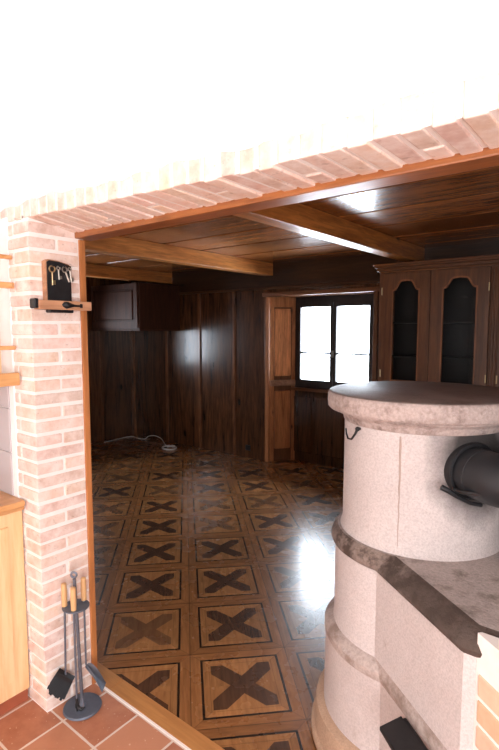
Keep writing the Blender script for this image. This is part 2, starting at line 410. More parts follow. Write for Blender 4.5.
def rectpts(x0, x1, z0, z1): return [(x0, z0), (x1, z0), (x1, z1), (x0, z1)]
def window(name, fn, a0, a1, z0, z1, d, label, loc, sill=True):
    r = sroot(name, loc, label)
    b = MB(); b.ring(rectpts(a0 + .055, a1 - .055, z0 + .05, z1 - .04), rectpts(a0, a1, z0, z1), fn, d, d + .07); b.build('window_frame', 'dark_wood', r)
    mid = (a0 + a1) / 2 
    for s0, s1 in ((a0 + .05, mid - .002), (mid + .002, a1 - .05)):
        b = MB(); b.ring(rectpts(s0 + .04, s1 - .04, z0 + .105, z1 - .085), rectpts(s0, s1, z0 + .045, z1 - .035), fn, d - .012, d + .035); sash = b.build('sash', 'dark_wood', r)
        zm = z0 + .445
        b = MB(); b.prism(rectpts(s0 + .035, s1 - .035, zm - .011, zm + .011), fn, d + .0, d + .028); b.build('glazing_bar', 'dark_wood', r)
        b = MB(); b.prism(rectpts(s0 + .03, s1 - .03, z0 + .09, z1 - .07), fn, d + .012, d + .016); b.build('window_pane', 'glass', r)
    b = MB(); b.prism(rectpts(mid - .012, mid + .012, z0 + .40, z0 + .48), fn, d - .03, d - .01); b.build('window_catch', 'silver', r)
    if sill:
        b = MB(); b.prism(rectpts(a0 - .02, a1 + .02, z0 - .035, z0), fn, d - .06, d + .04); b.build('window_sill', 'hutch_x', r)
    return r
window('window_1', fXZ, -1.53, -.42, .955, 2.05, NB - .005, 'small four-pane casement window glowing white in the niche', (-.97, NB, .955))
b = MB(); b.box(-1.74, -1.53, NB, NB + .07, .9, 2.12); b.box(-.42, -.30, NB, NB + .07, .9, 2.12); b.box(-1.74, -.3, NB, NB + .07, 2.05, 2.13)
struct(b.build('trim_7', 'dark_wood'), 'dark boards around the niche window')

# left wall of far room with a second window (hidden behind the pillar) that makes the sheen on the boards
LW = -4.40
def left_wall():
    r = sroot('wall_left', (LW, 2, 0), 'dark panelled left wall of the far room')
    y0, y1, z0, z1 = 1.90, 2.64, 1.0, 2.05
    b = MB()
    for a in ((0, y0, 0, RC), (y1, BW + .1, 0, RC), (y0, y1, 0, z0), (y0, y1, z1, RC)):
        b.box(LW - .12, LW - .03, a[0], a[1], a[2], a[3])
    b.build('backing', 'panel', r)
    b = MB()
    for k, (q0, q1) in enumerate(((.12, .7), (.71, 1.30), (1.31, 1.89), (2.65, 3.15), (3.16, 3.74))):
        b.box(LW - .03, LW - .004, q0, q1, 0, RC, .004, shuf(.8, 1.3))
    b.box(LW - .03, LW - .004, y0, y1, 0, z0, 0, .9); b.box(LW - .03, LW - .004, y0, y1, z1, RC, 0, .9)
    b.build('board_panel', 'panel', r)
    b = MB()
    for q in (.705, 1.305, 3.155, 3.72): b.box(LW - .01, LW + .014, q - .022, q + .022, 0, RC, .006, 1.2)
    b.build('batten', 'panel', r)
    return y0, y1, z0, z1
w2 = left_wall()
window('window_2', lambda u, v, d: (LW - .02 - d, u, v), w2[0], w2[1], w2[2], w2[3], .02, 'second small casement window in the left wall', (LW, 1.8, 1.05), False)
b = MB(); b.box(3.2, 3.28, .12, BW + .1, 0, RC); struct(b.build('wall_right', 'panel'), 'dark panelled right wall of the far room')

# ------------------------------------------------------------------ opening wall, pillar, brick lintel
PB = -.258; PT = .0595
def brick(b, x0, x1, y0, y1, z0, z1, lo=.75, hi=1.12, mi=0, mat=None):
    j = .0022
    b.box(x0 + shuf(-j, j), x1 + shuf(-j, j), y0 + shuf(-j, j), y1 + shuf(-j, j), z0 + shuf(-j, j), z1 + shuf(-j, j), .0045, btone(lo, hi), mi, mat, 2)
def pillar():
    b = MB(); b.box(-.85, -.0045, PB + .0045, .0, 0, LZ + .05, mi=1)
    n = int(LZ / PT)
    for k in range(n + 1):
        z0 = k * PT + .008; z1 = min(z0 + PT - .0145, LZ + .03)
        if z1 - z0 < .02: continue
        if k % 2:
            brick(b, -.118, 0, PB, -.030, z0, z1)
            brick(b, -.168, -.132, PB, -.16, z0, z1)
        else:
            brick(b, -.168, 0, PB, -.139, z0, z1)
            brick(b, -.12, 0, -.127, -.030, z0, z1)
    struct(b.build('wall_pillar', ['brick', 'mortar']), 'limewashed brick pillar at the left of the opening')
pillar()
def lintel():
    b = MB()
    def rise(x): return .038 * max(0., min(1., 1 - x / 1.1))
    def tilt(x):     # the course sags up a little at its front edge towards the left
        m = Matrix.Identity(4); k = rise(x) / .258; m[2][1] = -k; return m
    xs = [-.9 + .1 * i for i in range(42)]
    b.loft([[(x, PB + .0045, LZ + .0050 + rise(x)), (x, 0, LZ + .0050), (x, 0, LZ + .30), (x, PB + .0045, LZ + .30)] for x in xs], mi=1)
    x = -.86; k = 0; P = .0635
    while x < 3.2:
        z = LZ + shuf(-.003, .003)
        if k % 5 == 3:
            m = -.12 + shuf(-.02, .02)
            brick(b, x, x + P - .0145, PB, m - .007, z, z + .115, .8, 1.15, 0, tilt(x)); brick(b, x, x + P - .0145, m + .007, -.02, z, z + .115, .8, 1.15, 0, tilt(x))
        else: brick(b, x, x + P - .0145, PB, -.028 + shuf(-.006, .008), z, z + .115, .8, 1.15, 0, tilt(x))
        x += P; k += 1
    struct(b.build('wall_lintel', ['brick', 'mortar']), 'limewashed brick lintel course over the wide opening')
lintel()
def plaster_wall():
    # white wall above the brick course, bottom edge a little ragged
    b = MB(); N = 260; low = []
    for i in range(N + 1):
        x = -.9 + 4.15 * i / N
        low.append((x, LZ + .066 + .034 * max(0., min(1., 1 - x / 1.1)) + .006 * math.sin(x * 9) + .004 * math.sin(x * 37 + 1) + shuf(-.002, .002)))
    rings = []
    for off, yy in ((.0, PB - .001), (.008, PB - .007)):
        rings.append([(x, yy, z + off) for x, z in low])
    for i in range(N):
        (xa, za), (xb, zb) = low[i], low[i + 1]
        b.add([(xa, PB - .001, za), (xb, PB - .001, zb), (xb, PB - .003, zb + .008), (xa, PB - .003, za + .008)], [(0, 1, 2, 3)])
        b.add([(xa, PB - .003, za + .008), (xb, PB - .003, zb + .008), (xb, PB - .003, 3.6), (xa, PB - .003, 3.6)], [(0, 1, 2, 3)])
    b.add([(-.9, PB - .003, 3.6), (3.25, PB - .003, 3.6), (3.25, .1, 3.6), (-.9, .1, 3.6)], [(0, 1, 2, 3)])
    b.add([(-.9, .0, LZ + .2), (3.25, .0, LZ + .2), (3.25, .1, 3.6), (-.9, .1, 3.6)], [(0, 1, 2, 3)])
    # strip left of the pillar
    b.box(-.9, -.168, PB - .004, PB + .01, 0, LZ + .06)
    struct(b.build('wall_opening', 'plaster'), 'bright white plastered wall above the brick opening')
plaster_wall()
# boards of the far room side of the same wall
b = MB(); b.box(-4.45, -.09, .0, .05, 0, RC, tone=.9); b.box(-.09, 3.25, .03, .12, LZ + .035, RC, tone=.9); b.box(2.42, 3.25, 0, .12, 0, RC)
struct(b.build('wall_front', 'panel'), 'dark boarded inner side of the opening wall')
b = MB(); b.box(2.4, 3.25, PB, 0, 0, LZ + .02, mi=0)
for k in range(int(LZ / PT)):
    z0 = k * PT + .008
    for q in range(4): brick(b, 2.392 + q * .26, 2.392 + q * .26 + .247, PB - .004, PB + .1, z0, z0 + PT - .0125)
    brick(b, 2.39, 2.5, PB + .11, -.006, z0, z0 + PT - .0125)
struct(b.build('wall_pier', ['brick']), 'limewashed brick pier at the right end of the opening')
# wooden lining: jamb and head
b = MB(); b.box(-.03, .004, -.026, .004, 0.0, LZ - .018, .004, 1.1, seg=2)
struct(b.build('trim_8', 'pine_z'), 'narrow orange pine jamb lining beside the brick pillar')
b = MB(); b.box(.001, 2.40, -.048, .040, LZ - .017, LZ + .012, .005, 1.0, seg=2); b.box(-.03, 2.40, -.03, .04, LZ - .006, LZ + .03, 0, .9)
struct(b.build('trim_9', 'pine'), 'orange pine head board under the brick lintel')

# ------------------------------------------------------------------ kitchen left side
KW = -.62; CF = -.135
b = MB(); b.box(KW - .08, KW, -3.6, PB, 0, 3.6); struct(b.build('wall_kitchen', 'white'), 'white kitchen side wall')
b = MB()
tx = [(KW, -.425), (-.422, -.205)]
for z0, z1 in ((.952, 1.148), (1.151, 1.347), (1.35, 1.46)):
    for x0, x1 in tx: b.box(x0 + .001, x1, PB - .011, PB - .004, z0, z1, .0015)
struct(b.build('trim_10', 'tile'), 'mauve-grey wall tiles above the worktop')
def base_cabinet():
    Y1 = PB - .006; Y0 = -1.55
    r = thing('base_cabinet', 'honey oak kitchen base cabinet left of the brick pillar', 'cabinet', (-.37, -.9, 0))
    b = MB(); b.box(KW + .005, CF - .02, Y0, Y1, .065, .906, 0); b.build('carcass', 'oak', r)
    b = MB(); fn = lambda u, v, d: (d, u, v)
    b.ring(rectpts(Y0 + .07, Y1 - .065, .15, .84), rectpts(Y0, Y1, .065, .906), fn, CF - .02, CF); b.build('face_frame', 'oak', r)
    ys = [Y1 - .07, Y1 - .46, Y1 - .85, Y0 + .07]
    for q1, q0 in zip(ys, ys[1:]):
        q0 += .003
        N = 16; W = q1 - q0; inner = []; outer = []
        def arch(q0, q1, z0, z1, sh): 
            pts = [(q0, z0), (q1, z0)]
            for i in range(N + 1):
                t = i / N; uu = q1 + (q0 - q1) * t
                e = min(t, 1 - t) / .5; e = max(0, min(1, (e - .12) / .6)); e = e * e * (3 - 2 * e)
                pts.append((uu, z1 - sh * (1 - e)))
            return pts
        inner = arch(q0 + .06, q1 - .06, .21, .79, .05); outer = [(q0, .145), (q1, .145)] + [(q1 + (q0 - q1) * i / N, .845) for i in range(N + 1)]
        b = MB(); b.ring(inner, outer, fn, CF - .004, CF + .014); dr = b.build('door', 'oak', r)
        cx = (q0 + q1) / 2
        b = MB(); b.loft([[fn(u, v, CF - .004) for u, v in inner], [fn(cx + (u - cx) * .97, .5 + (v - .5) * .985, CF + .003) for u, v in inner], [fn(cx + (u - cx) * .78, .5 + (v - .5) * .88, CF + .010) for u, v in inner]])
        b.build('raised_panel', 'oak', dr)
    b = MB(); b.box(KW + .01, CF - .03, Y0, Y1, .0, .065); b.build('kick_board', 'cavity', r)
base_cabinet()
b = MB(); b.box(CF - .028, CF - .010, -1.55, PB - .008, .002, .062, .002)
struct(b.build('baseboard_left', 'skirt_tile'), 'dark terracotta skirting tiles under the oak cabinet')
b = MB(); b.box(KW + .001, CF + .034, -1.58, PB - .006, .926, .952, .006, 1., seg=2); b.box(CF - .01, CF + .026, -1.58, PB - .006, .908, .927, .004, .9)
tag(b.build('worktop', 'oak_y'), 'honey brown wooden worktop on the oak base cabinet', 'worktop')
RF = CF + .03
def plate_rack():
    r = thing('plate_rack', 'pale wooden wall rack with rails above the worktop', 'rack', (-.35, -.8, 1.457))
    Y1 = PB - .006; Y0 = -1.4
    b = MB(); b.box(KW + .002, RF + .0, Y0, Y1, 1.475, 1.50, .004); b.box(RF - .02, RF + .004, Y0, Y1, 1.457, 1.513, .006, .95, seg=2); b.build('bottom_shelf', 'oak_y', r)
    for z, h, w in ((1.618, .018, .014), (1.880, .026, .02), (1.997, .018, .014)):
        b = MB(); b.box(RF - .03, RF - .03 + w, Y0, Y1, z - h / 2, z + h / 2, .005, 1.05, seg=2)
        b.tube([(RF - .03 + w / 2, Y1 - .03, z), (RF - .004, Y1 - .01, z)], [h * .45, h * .4]); b.build('rail', 'oak_y', r)
    for y in (-.335, -.9): 
        b = MB(); b.box(RF - .045, RF - .03, y - .012, y + .012, 1.50, 2.05, .003); b.build('post', 'oak', r)
    b = MB(); b.box(KW + .002, RF - .01, Y0 - .02, Y0, 1.457, 2.1, .003); b.build('end_panel', 'oak', r)
plate_rack()

# ------------------------------------------------------------------ masonry stove
SC = (1.304, .652)
DIR = Vector((.8, -.6)); NRM = Vector((-.6, -.8))
def outline(R, d, z, e=0., se=None):
    c = Vector(SC); s = math.sqrt(max(R * R - d * d, 0)); p0 = c + NRM * d + DIR * s
    a0 = math.atan2(p0.y - c.y, p0.x - c.x) % (2 * PI); a1 = PI / 2
    N = 48; pts = []
    for i in range(N + 1):
        a = a0 + (a1 - a0) * i / N; pts.append((c.x + R * math.cos(a), c.y + R * math.sin(a), z))
    xe, ye = 2.30, c.y + R
    pts += [(1.7, ye, z), (xe, ye, z)]
    end = c + NRM * d + DIR * (.645 + e)
    K = 6
    pts += [(xe, end.y, z), (1.95, end.y, z)]
    for i in range(K): pts.append((*(end + (p0 - end) * i / K), z))
    return [Vector(p) for p in pts]
stove = thing('masonry_stove', 'round pale soapstone stove with moulded top slab and black flue pipe', 'stove', (SC[0], SC[1], 0))
prof = [(.425, .33, .0, 3), (.425, .33, .022, 3), (.412, .315, .030, 3), (.405, .312, .13, 3), (.385, .300, .142, 3)]
b = MB(); b.loft([outline(R, d, z) for R, d, z, m in prof]); b.build('plinth', 'plinth', stove, 35)
prof = [(.373, .291, .142, 0), (.369, .290, .440, 2), (.374, .296, .452, 2), (.374, .297, .474, 2), (.360, .291, .492, 2), (.338, .287, .503, 0), (.335, .286, .512, 0), (.334, .285, .829, 0)]
b = MB(); b.loft([outline(R, d, z) for R, d, z, m in prof], mis=[m for *_, m in prof]); base = b.build('stove_base', ['stone_low', 'stone_ledge', 'stone_lip2'], stove, 28)
prof = [(.335, .286, .829), (.347, .297, .838), (.352, .301, .850), (.349, .290, .866), (.342, .268, .882), (.326, .238, .900)]
b = MB(); b.loft([outline(R, d, z) for R, d, z in prof], mis=[0] * 5 + [1]); b.build('ledge_moulding', ['stone_lip', 'stone_ledge'], stove, 40)
b = MB(); b.lathe([(.318, .895), (.312, .905), (.306, .93), (.304, 1.20), (.304, 1.345)], *SC, n=96); b.build('stove_drum', 'stone', stove, 40)
# vertical mortar seams of the drum
for ang in (-84, -170):
    a = math.radians(ang); b = MB(); px, py = SC[0] + .3035 * math.cos(a), SC[1] + .3035 * math.sin(a)
    t = Vector((-math.sin(a), math.cos(a))); nn = Vector((math.cos(a), math.sin(a)))
    rows = []
    for k in range(14):
        z = .915 + k * .0315; w = .0035 + shuf(-.001, .0015); s0 = shuf(-.0015, .0015)
        rows.append([(px + t.x * (s0 - w) , py + t.y * (s0 - w), z), (px + nn.x * .0035 + t.x * s0, py + nn.y * .0035 + t.y * s0, z), (px + t.x * (s0 + w), py + t.y * (s0 + w), z)])
    b.loft(rows); b.build('mortar_seam', 'crack', stove)
b = MB(); b.lathe([(.304, 1.336), (.308, 1.340), (.311, 1.352), (.317, 1.362), (.330, 1.370), (.340, 1.374), (.342, 1.380), (.352, 1.381), (.364, 1.384), (.372, 1.392), (.374, 1.415), (.373, 1.440), (.368, 1.451), (.358, 1.455)], *SC, n=96, mis=[0] * 12 + [1]); b.build('top_slab', ['stone_slab', 'stone_top'], stove, 50)
# hook
a = math.radians(243); hx, hy = SC[0] + .304 * math.cos(a), SC[1] + .304 * math.sin(a); nn = Vector((math.cos(a), math.sin(a), 0)); tt = Vector((math.cos(a - PI / 2), math.sin(a - PI / 2), 0)) 
h0 = Vector((hx, hy, 1.326))
b = MB(); b.tube([h0 - nn * .01, h0 + nn * .012, h0 + nn * .022 - Vector((0, 0, .018)), h0 + nn * .026 + tt * .016 - Vector((0, 0, .040)), h0 + nn * .026 + tt * .038 - Vector((0, 0, .042)), h0 + nn * .024 + tt * .052 - Vector((0, 0, .026)), h0 + nn * .024 + tt * .056 - Vector((0, 0, .006))], [.006, .006, .0045, .004, .004, .0035, .003])
b.bm((lambda q: (bmesh.ops.create_icosphere(q, subdivisions=2, radius=.009, matrix=Matrix.Translation(h0 + nn * .012)), q)[1])(bmesh.new()))
b.build('iron_hook', 'iron', stove, 60)
# flue pipe, leaves the drum along its normal
fn_ = Vector((.775, -.632, 0)); fc = Vector((1.548, .460, 1.216)); side = Vector((0, 0, 1)).cross(fn_)
fm = Matrix.Translation(fc) @ Matrix(((side.x, 0, fn_.x, 0), (side.y, 0, fn_.y, 0), (0, 1, 0, 0), (0, 0, 0, 1)))
b = MB(); b.lathe([(.082, -.05), (.096, -.05), (.098, .004), (.095, .010), (.086, .011)], 0, 0, 48, mat=fm, cap=False); b.build('flue_collar', 'iron', stove, 40)
b = MB(); b.lathe([(.083, -.04), (.083, .052), (.086, .053), (.086, .060), (.082, .061)], 0, 0, 48, mat=fm, cap=False); pipe = b.build('flue_pipe', 'pipe', stove, 40)
d2 = Vector((.985, .17, 0)); pp_ = [fc + fn_ * .04, fc + fn_ * .06]; n_ = 8
p0 = fc + fn_ * .06; p1 = fc + fn_ * .13; p2 = p1 + d2 * .09
for k in range(1, n_ + 1):
    t = k / n_; pp_.append(p0 * (1 - t) ** 2 + p1 * 2 * t * (1 - t) + p2 * t * t)
pp_ += [p2 + d2 * .02]
b = MB(); b.tube(pp_, .0845, 48); b.build('flue_elbow', 'pipe', pipe, 40)
b = MB(); b.tube([p2, p2 + d2 * .55], .086, 48); b.build('flue_extension', 'pipe', pipe, 40)
def F(x, y, z): return fm @ Vector((x, y, z))
b = MB(); b.tube([F(-.136, -.040, .026), F(-.118, -.049, .034), F(-.086, -.070, .04), F(-.04, -.094, .045), F(.0, -.103, .05)], [.0095, .0095, .008, .0075, .0075]); b.build('damper_lever', 'iron', pipe, 50)
b = MB(); b.tube([F(-.088, -.052, .03), F(-.086, -.044, .08), F(-.060, -.038, .12)], [.007, .007, .007]); b.build('damper_handle', 'iron', pipe, 50)
for a in (-.75, .3):
    b = MB(); b.bm((lambda q: (bmesh.ops.create_icosphere(q, subdivisions=1, radius=.004, matrix=Matrix.Translation(F(-.082 * math.cos(a), .082 * math.sin(a), .056))), q)[1])(bmesh.new()))
    b.build('rivet', 'silver', pipe)
# iron box on the long face, low down
q = [(1.432, .172), (1.396, .088), (1.51, -.006), (1.610, .034)]
cx_ = sum(p[0] for p in q) / 4; cy_ = sum(p[1] for p in q) / 4
def inset(k, z): return [Vector((cx_ + (x - cx_) * k, cy_ + (y - cy_) * k, z)) for x, y in q]
b = MB(); b.loft([inset(.96, .432), inset(1, .435), inset(1, .447), inset(.96, .450)]); flap = b.build('fire_door', 'iron', stove)
b = MB(); b.tube([(1.445, .168, .441), (1.60, .044, .441)], .009, 10); b.build('hinge_rod', 'iron', flap, 60)

# low raw brick wall right of the stove, butted against its long face
def low_wall():
    poly = [(1.682, .036), (2.06, -.254), (2.39, -.254), (2.39, .045), (1.69, .045)]
    b = MB(); b.loft([[(x, y, 0) for x, y in poly], [(x, y, .899) for x, y in poly]], mi=1)
    D = Vector((poly[1][0] - poly[0][0], poly[1][1] - poly[0][1], 0)); L = D.length; D.normalize(); Nn = Vector((D.y, -D.x, 0))
    P = .072
    for k in range(11):
        z0 = .012 + k * P; off = 0.0 if k % 2 else -.12; s = off
        while s < L:
            e = min(s + .24, L); s0 = max(s, .012)
            if e - s0 > .02:
                mm = Matrix.Translation((poly[0][0], poly[0][1], 0)) @ Matrix(((D.x, Nn.x, 0, 0), (D.y, Nn.y, 0, 0), (0, 0, 1, 0), (0, 0, 0, 1)))
                b.box(s0, e, -.06, .004, z0, z0 + P - .012, .004, btone(.85, 1.2), 0, mm, 2)
            s += .252
    struct(b.build('wall_low', ['raw_brick', 'mortar']), 'low orange brick wall joining the stove at right')
low_wall()

# ------------------------------------------------------------------ hutch and cupboard
def hutch():
    Y = 3.30; X0, X1 = -.07, 1.0; Z0 = 1.12; Z1 = 2.24
    r = thing('display_hutch', 'tall dark walnut display hutch with arched glass doors behind the stove', 'cabinet', (.9, 3.5, 0))
    X2 = 2.1
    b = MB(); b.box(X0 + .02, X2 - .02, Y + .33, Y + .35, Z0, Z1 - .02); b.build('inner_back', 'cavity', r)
    b = MB(); b.box(X0, X2, Y + .35, Y + .37, 0, Z1); b.box(X0, X0 + .02, Y + .02, Y + .36, 0, Z1); b.box(X2 - .02, X2, Y + .02, Y + .36, 0, Z1); b.box(X0, X2, Y + .01, Y + .36, Z1 - .02, Z1); b.box(X0, X2, Y, Y + .36, Z0 - .04, Z0)
    b.box(X0, X2, Y + .0, Y + .02, .08, Z0 - .04); b.box(X0 + .02, X2 - .02, Y + .03, Y + .35, 0, .08); b.build('carcass', 'hutch', r)
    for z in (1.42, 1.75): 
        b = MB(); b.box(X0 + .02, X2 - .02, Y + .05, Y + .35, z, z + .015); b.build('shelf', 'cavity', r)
    # crown: profile run along x with small return at left
    b = MB()
    for z0, z1, o in ((2.225, 2.245, .012), (2.245, 2.275, .03), (2.275, 2.295, .05), (2.295, 2.312, .058)):
        b.box(X0 - o + .01, X2, Y - o, Y + .37, z0, z1, .005, shuf(.9, 1.2), seg=2)
    b.build('crown_moulding', 'hutch_x', r)
    # stiles
    for x0, x1 in ((X0, X0 + .035), (.925, 1.0), (1.98, 2.1)):
        b = MB(); b.box(x0, x1, Y - .0, Y + .03, Z0, Z1 - .01, .004)
        if x0 > .5:
            for q in (.2, .5, .8): b.box(x0 + (x1 - x0) * q - .006, x0 + (x1 - x0) * q + .006, Y - .008, Y + .01, Z0 + .02, Z1 - .03, .004, 1.15)
        b.build('stile', 'hutch', r)
    def door(x0, x1, hinge_right):
        z0, z1 = Z0 + .005, Z1 - .02; N = 24
        i0, i1, iz0, iz1 = x0 + .105, x1 - .095, z0 + .075, z1 - .065
        inner = [(i0, iz0), (i1, iz0)]; outer = [(x0, z0), (x1, z0)]
        def ht(e): # e 0 edge .. 1 centre: cathedral shoulder
            if e < .12: return 0.
            if e < .62: q = (e - .12) / .5; return q * q * (3 - 2 * q) * .085
            return .085 + .006 * (e - .62) / .38
        for i in range(N + 1):
            t = i / N; u = i1 + (i0 - i1) * t; e = min(t, 1 - t) * 2
            inner.append((u, iz1 - .09 + ht(e))); outer.append((x1 + (x0 - x1) * t, z1))
        b = MB(); b.ring(inner, outer, fXZ, Y - .022, Y - .001); 
        d = b.build('door', 'hutch', r)
        cx, cz = (i0 + i1) / 2, (iz0 + iz1) / 2
        inn2 = [(cx + (u - cx) * .93, cz + (v - cz) * .975) for u, v in inner]; out2 = [(cx + (u - cx) * 1.02, cz + (v - cz) * 1.008) for u, v in inner]
        b = MB(); b.ring(inn2, out2, fXZ, Y - .028, Y - .010, 1.9); b.build('glass_bead', 'hutch', d)
        b = MB(); b.prism(inner, fXZ, Y - .012, Y - .008); b.build('glass_pane', 'glass', d)
        b = MB(); hx = x1 - .004 if hinge_right else x0 + .004
        b.tube([(hx, Y - .026, z0 + .11), (hx, Y - .026, z0 + .18)], .006); b.build('hinge', 'brass', d)
        b = MB(); b.tube([(hx, Y - .026, z1 - .20), (hx, Y - .026, z1 - .13)], .006); b.build('hinge', 'brass', d)
    door(X0 + .035, .425, False); door(.43, .925, True); door(1.005, 1.49, False); door(1.495, 1.975, True)
    for k in range(4):
        x0 = X0 + .04 + k * .51
        b = MB(); b.box(x0, x0 + .48, Y - .02, Y, .12, Z0 - .08, .004); d = b.build('lower_door', 'hutch', r)
        b = MB(); b.box(x0 + .07, x0 + .41, Y - .03, Y - .018, .2, Z0 - .16, .01); b.build('raised_panel', 'hutch', d)
hutch()
def cupboard():
    Y = 3.00; r = thing('wall_cupboard', 'dark wooden wall cupboard high in the far left corner', 'cupboard', (-3.85, 3.4, 1.67))
    x0, x1, z0, z1 = -4.385, -3.30, 1.69, 2.31
    b = MB(); b.box(x0, x1, Y, 3.735, z0, z1, .004); b.box(x0, x1 + .012, Y - .012, 3.735, z0 - .02, z0, .004, 1.3); b.build('carcass', 'cupb', r)
    b = MB(); b.ring(rectpts(x0 + .09, x1 - .10, z0 + .10, z1 - .07), rectpts(x0 + .03, x1 - .03, z0 + .02, z1 - .01), fXZ, Y - .018, Y + .0, 1.2); d = b.build('door', 'cupb', r)
    b = MB(); b.box(x0 + .12, x1 - .13, Y - .014, Y, z0 + .13, z1 - .10, .012, 1.25); b.build('raised_panel', 'cupb', d)
cupboard()

# ------------------------------------------------------------------ white cable on the floor
pts = [(-4.30, 3.10, .006), (-4.31, 3.3, .006), (-4.33, 3.52, .006), (-4.28, 3.62, .006), (-4.16, 3.60, .006), (-4.0, 3.62, .006), (-3.95, 3.66, .05), (-3.82, 3.68, .07), (-3.66, 3.66, .05), (-3.52, 3.60, .006), (-3.35, 3.50, .006)]
cx, cy = -3.24, 3.44
for k in range(30):
    a = PI * .8 - k * .45; R = .10 + .006 * math.sin(k); pts.append((cx + R * 1.1 * math.cos(a), cy + R * math.sin(a), .007 + .0006 * k))
def smooth(pts, n=5):
    P = [Vector(p) for p in pts]; out = []
    for i in range(len(P) - 1):
        p0, p1, p2, p3 = P[max(i - 1, 0)], P[i], P[i + 1], P[min(i + 2, len(P) - 1)]
        for k in range(n):
            t = k / n; out.append(.5 * ((2 * p1) + (-p0 + p2) * t + (2 * p0 - 5 * p1 + 4 * p2 - p3) * t * t + (-p0 + 3 * p1 - 3 * p2 + p3) * t ** 3))
    return out + [P[-1]]
cab = thing('power_cable', 'thin white cable lying coiled on the parquet in the far corner', 'cable', (-3.6, 3.5, 0))
b = MB(); b.tube(smooth(pts), .0055, 8); b.build('cord', 'cable', cab, 60)
e = Vector(pts[-1]); b = MB(); b.box(e.x - .01, e.x + .05, e.y - .02, e.y + .02, .006, .034, .006, seg=2); b.build('plug', 'cable', cab)

# ------------------------------------------------------------------ key rack on the pillar
def key_rack():
    r = thing('key_rack', 'small wooden key rack with black back hung on the brick pillar', 'key rack', (.02, -.12, 1.77))
    y0, y1 = -.172, -.058
    poly = [(y0, 1.80), (y1, 1.80), (y1, 1.965), (y1 - .012, 1.972), ((y0 + y1) / 2, 1.982), (y0 + .012, 1.985), (y0, 1.978)]
    b = MB(); b.prism(poly, lambda u, v, d: (d, u, v), .004, .034); b.build('back_board', 'rack_wood', r)
    p2 = [(y0 + .004, 1.80), (y1 - .002, 1.80), (y1 - .002, 1.962), (y1 - .014, 1.968), ((y0 + y1) / 2, 1.978), (y0 + .014, 1.980), (y0 + .004, 1.973)]
    b = MB(); b.prism(p2, lambda u, v, d: (d, u, v), .034, .039); b.build('black_panel', 'slate', r)
    b = MB(); b.box(.006, .052, -.215, .030, 1.778, 1.816, .004, 1.0, seg=2); b.build('front_slat', 'rack_wood', r)
    b = MB(); b.box(.004, .045, -.232, -.212, 1.782, 1.822, .004); b.box(.008, .045, -.165, -.055, 1.766, 1.780, .003); b.build('bracket', 'iron', r)
    hooks = (-.150, -.122, -.097, -.070)
    for y in hooks:
        b = MB(); b.tube([(.036, y, 1.958), (.052, y, 1.958), (.055, y, 1.954), (.055, y, 1.962)], .0014, 6); b.build('peg', 'iron', r)
    # keys hang from the pegs
    def torus_pts(c, R, n=14, tilt=0): return [(c[0], c[1] + R * math.cos(2 * PI * i / n), c[2] + R * math.sin(2 * PI * i / n)) for i in range(n + 1)]
    specs = [(-.150, .0, .098, .0125, 'brass', 'big brass key hanging leftmost on the black rack'),
             (-.122, .05, .072, .007, 'silver', 'thin steel key hanging second from left on the rack'),
             (-.097, .38, .078, .011, 'silver', 'broad silver key hanging tilted in the middle of the rack'),
             (-.070, .12, .085, .0065, 'silver', 'narrow steel key hanging rightmost on the black rack')]
    for y, tilt, L, R, m, lab in specs:
        k = thing('key', lab, 'key', (.053, y, 1.955), 'keys on the key rack')
        ct, st = math.cos(tilt), math.sin(tilt)
        def T(dy, dz): return (.0455, y + dy * ct - dz * st, 1.957 + dy * st + dz * ct)
        bow = [T(R * math.cos(a), -R * 1.0 + R * math.sin(a)) for a in [2 * PI * i / 14 for i in range(15)]]
        w = .0032 if L > .06 else .0028
        b = MB(); b.tube(bow, w, 6); b.build('bow', m, k, 60)
        b = MB(); b.tube([T(0, -2 * R), T(0, -2 * R - L * .55)], w if m == 'brass' else .0042, 6)
        pb = [T(0, -2 * R - L * .34), T(.013, -2 * R - L * .34), T(.013, -2 * R - L * .52), T(0, -2 * R - L * .52)]
        b.add([(p[0] - .0015, p[1], p[2]) for p in pb] + [(p[0] + .0015, p[1], p[2]) for p in pb], [(0, 1, 2, 3), (4, 5, 6, 7), (0, 1, 5, 4), (1, 2, 6, 5), (2, 3, 7, 6), (3, 0, 4, 7)])
        b.build('shank', m, k, 60)
    # black iron key lying across the slat
    k = thing('iron_key', 'old black iron key fixed along the wooden slat of the rack', 'key', (.055, -.07, 1.797))
    b = MB(); b.tube([(.056, -.115, 1.797), (.058, -.108, 1.799), (.059, -.095, 1.797), (.058, -.080, 1.797), (.057, -.060, 1.796)], [.004, .012, .015, .011, .005], 10); b.build('bow', 'iron', k, 60)
    b = MB(); b.tube([(.057, -.065, 1.796), (.057, -.022, 1.796)], .0045, 8); b.box(.055, .059, -.032, -.02, 1.788, 1.805, .001); b.build('shank', 'iron', k)
key_rack()
for o in col.objects:
    if o.name.split('.')[0] in ('key_rack', 'key', 'iron_key'): o.location.y -= .034

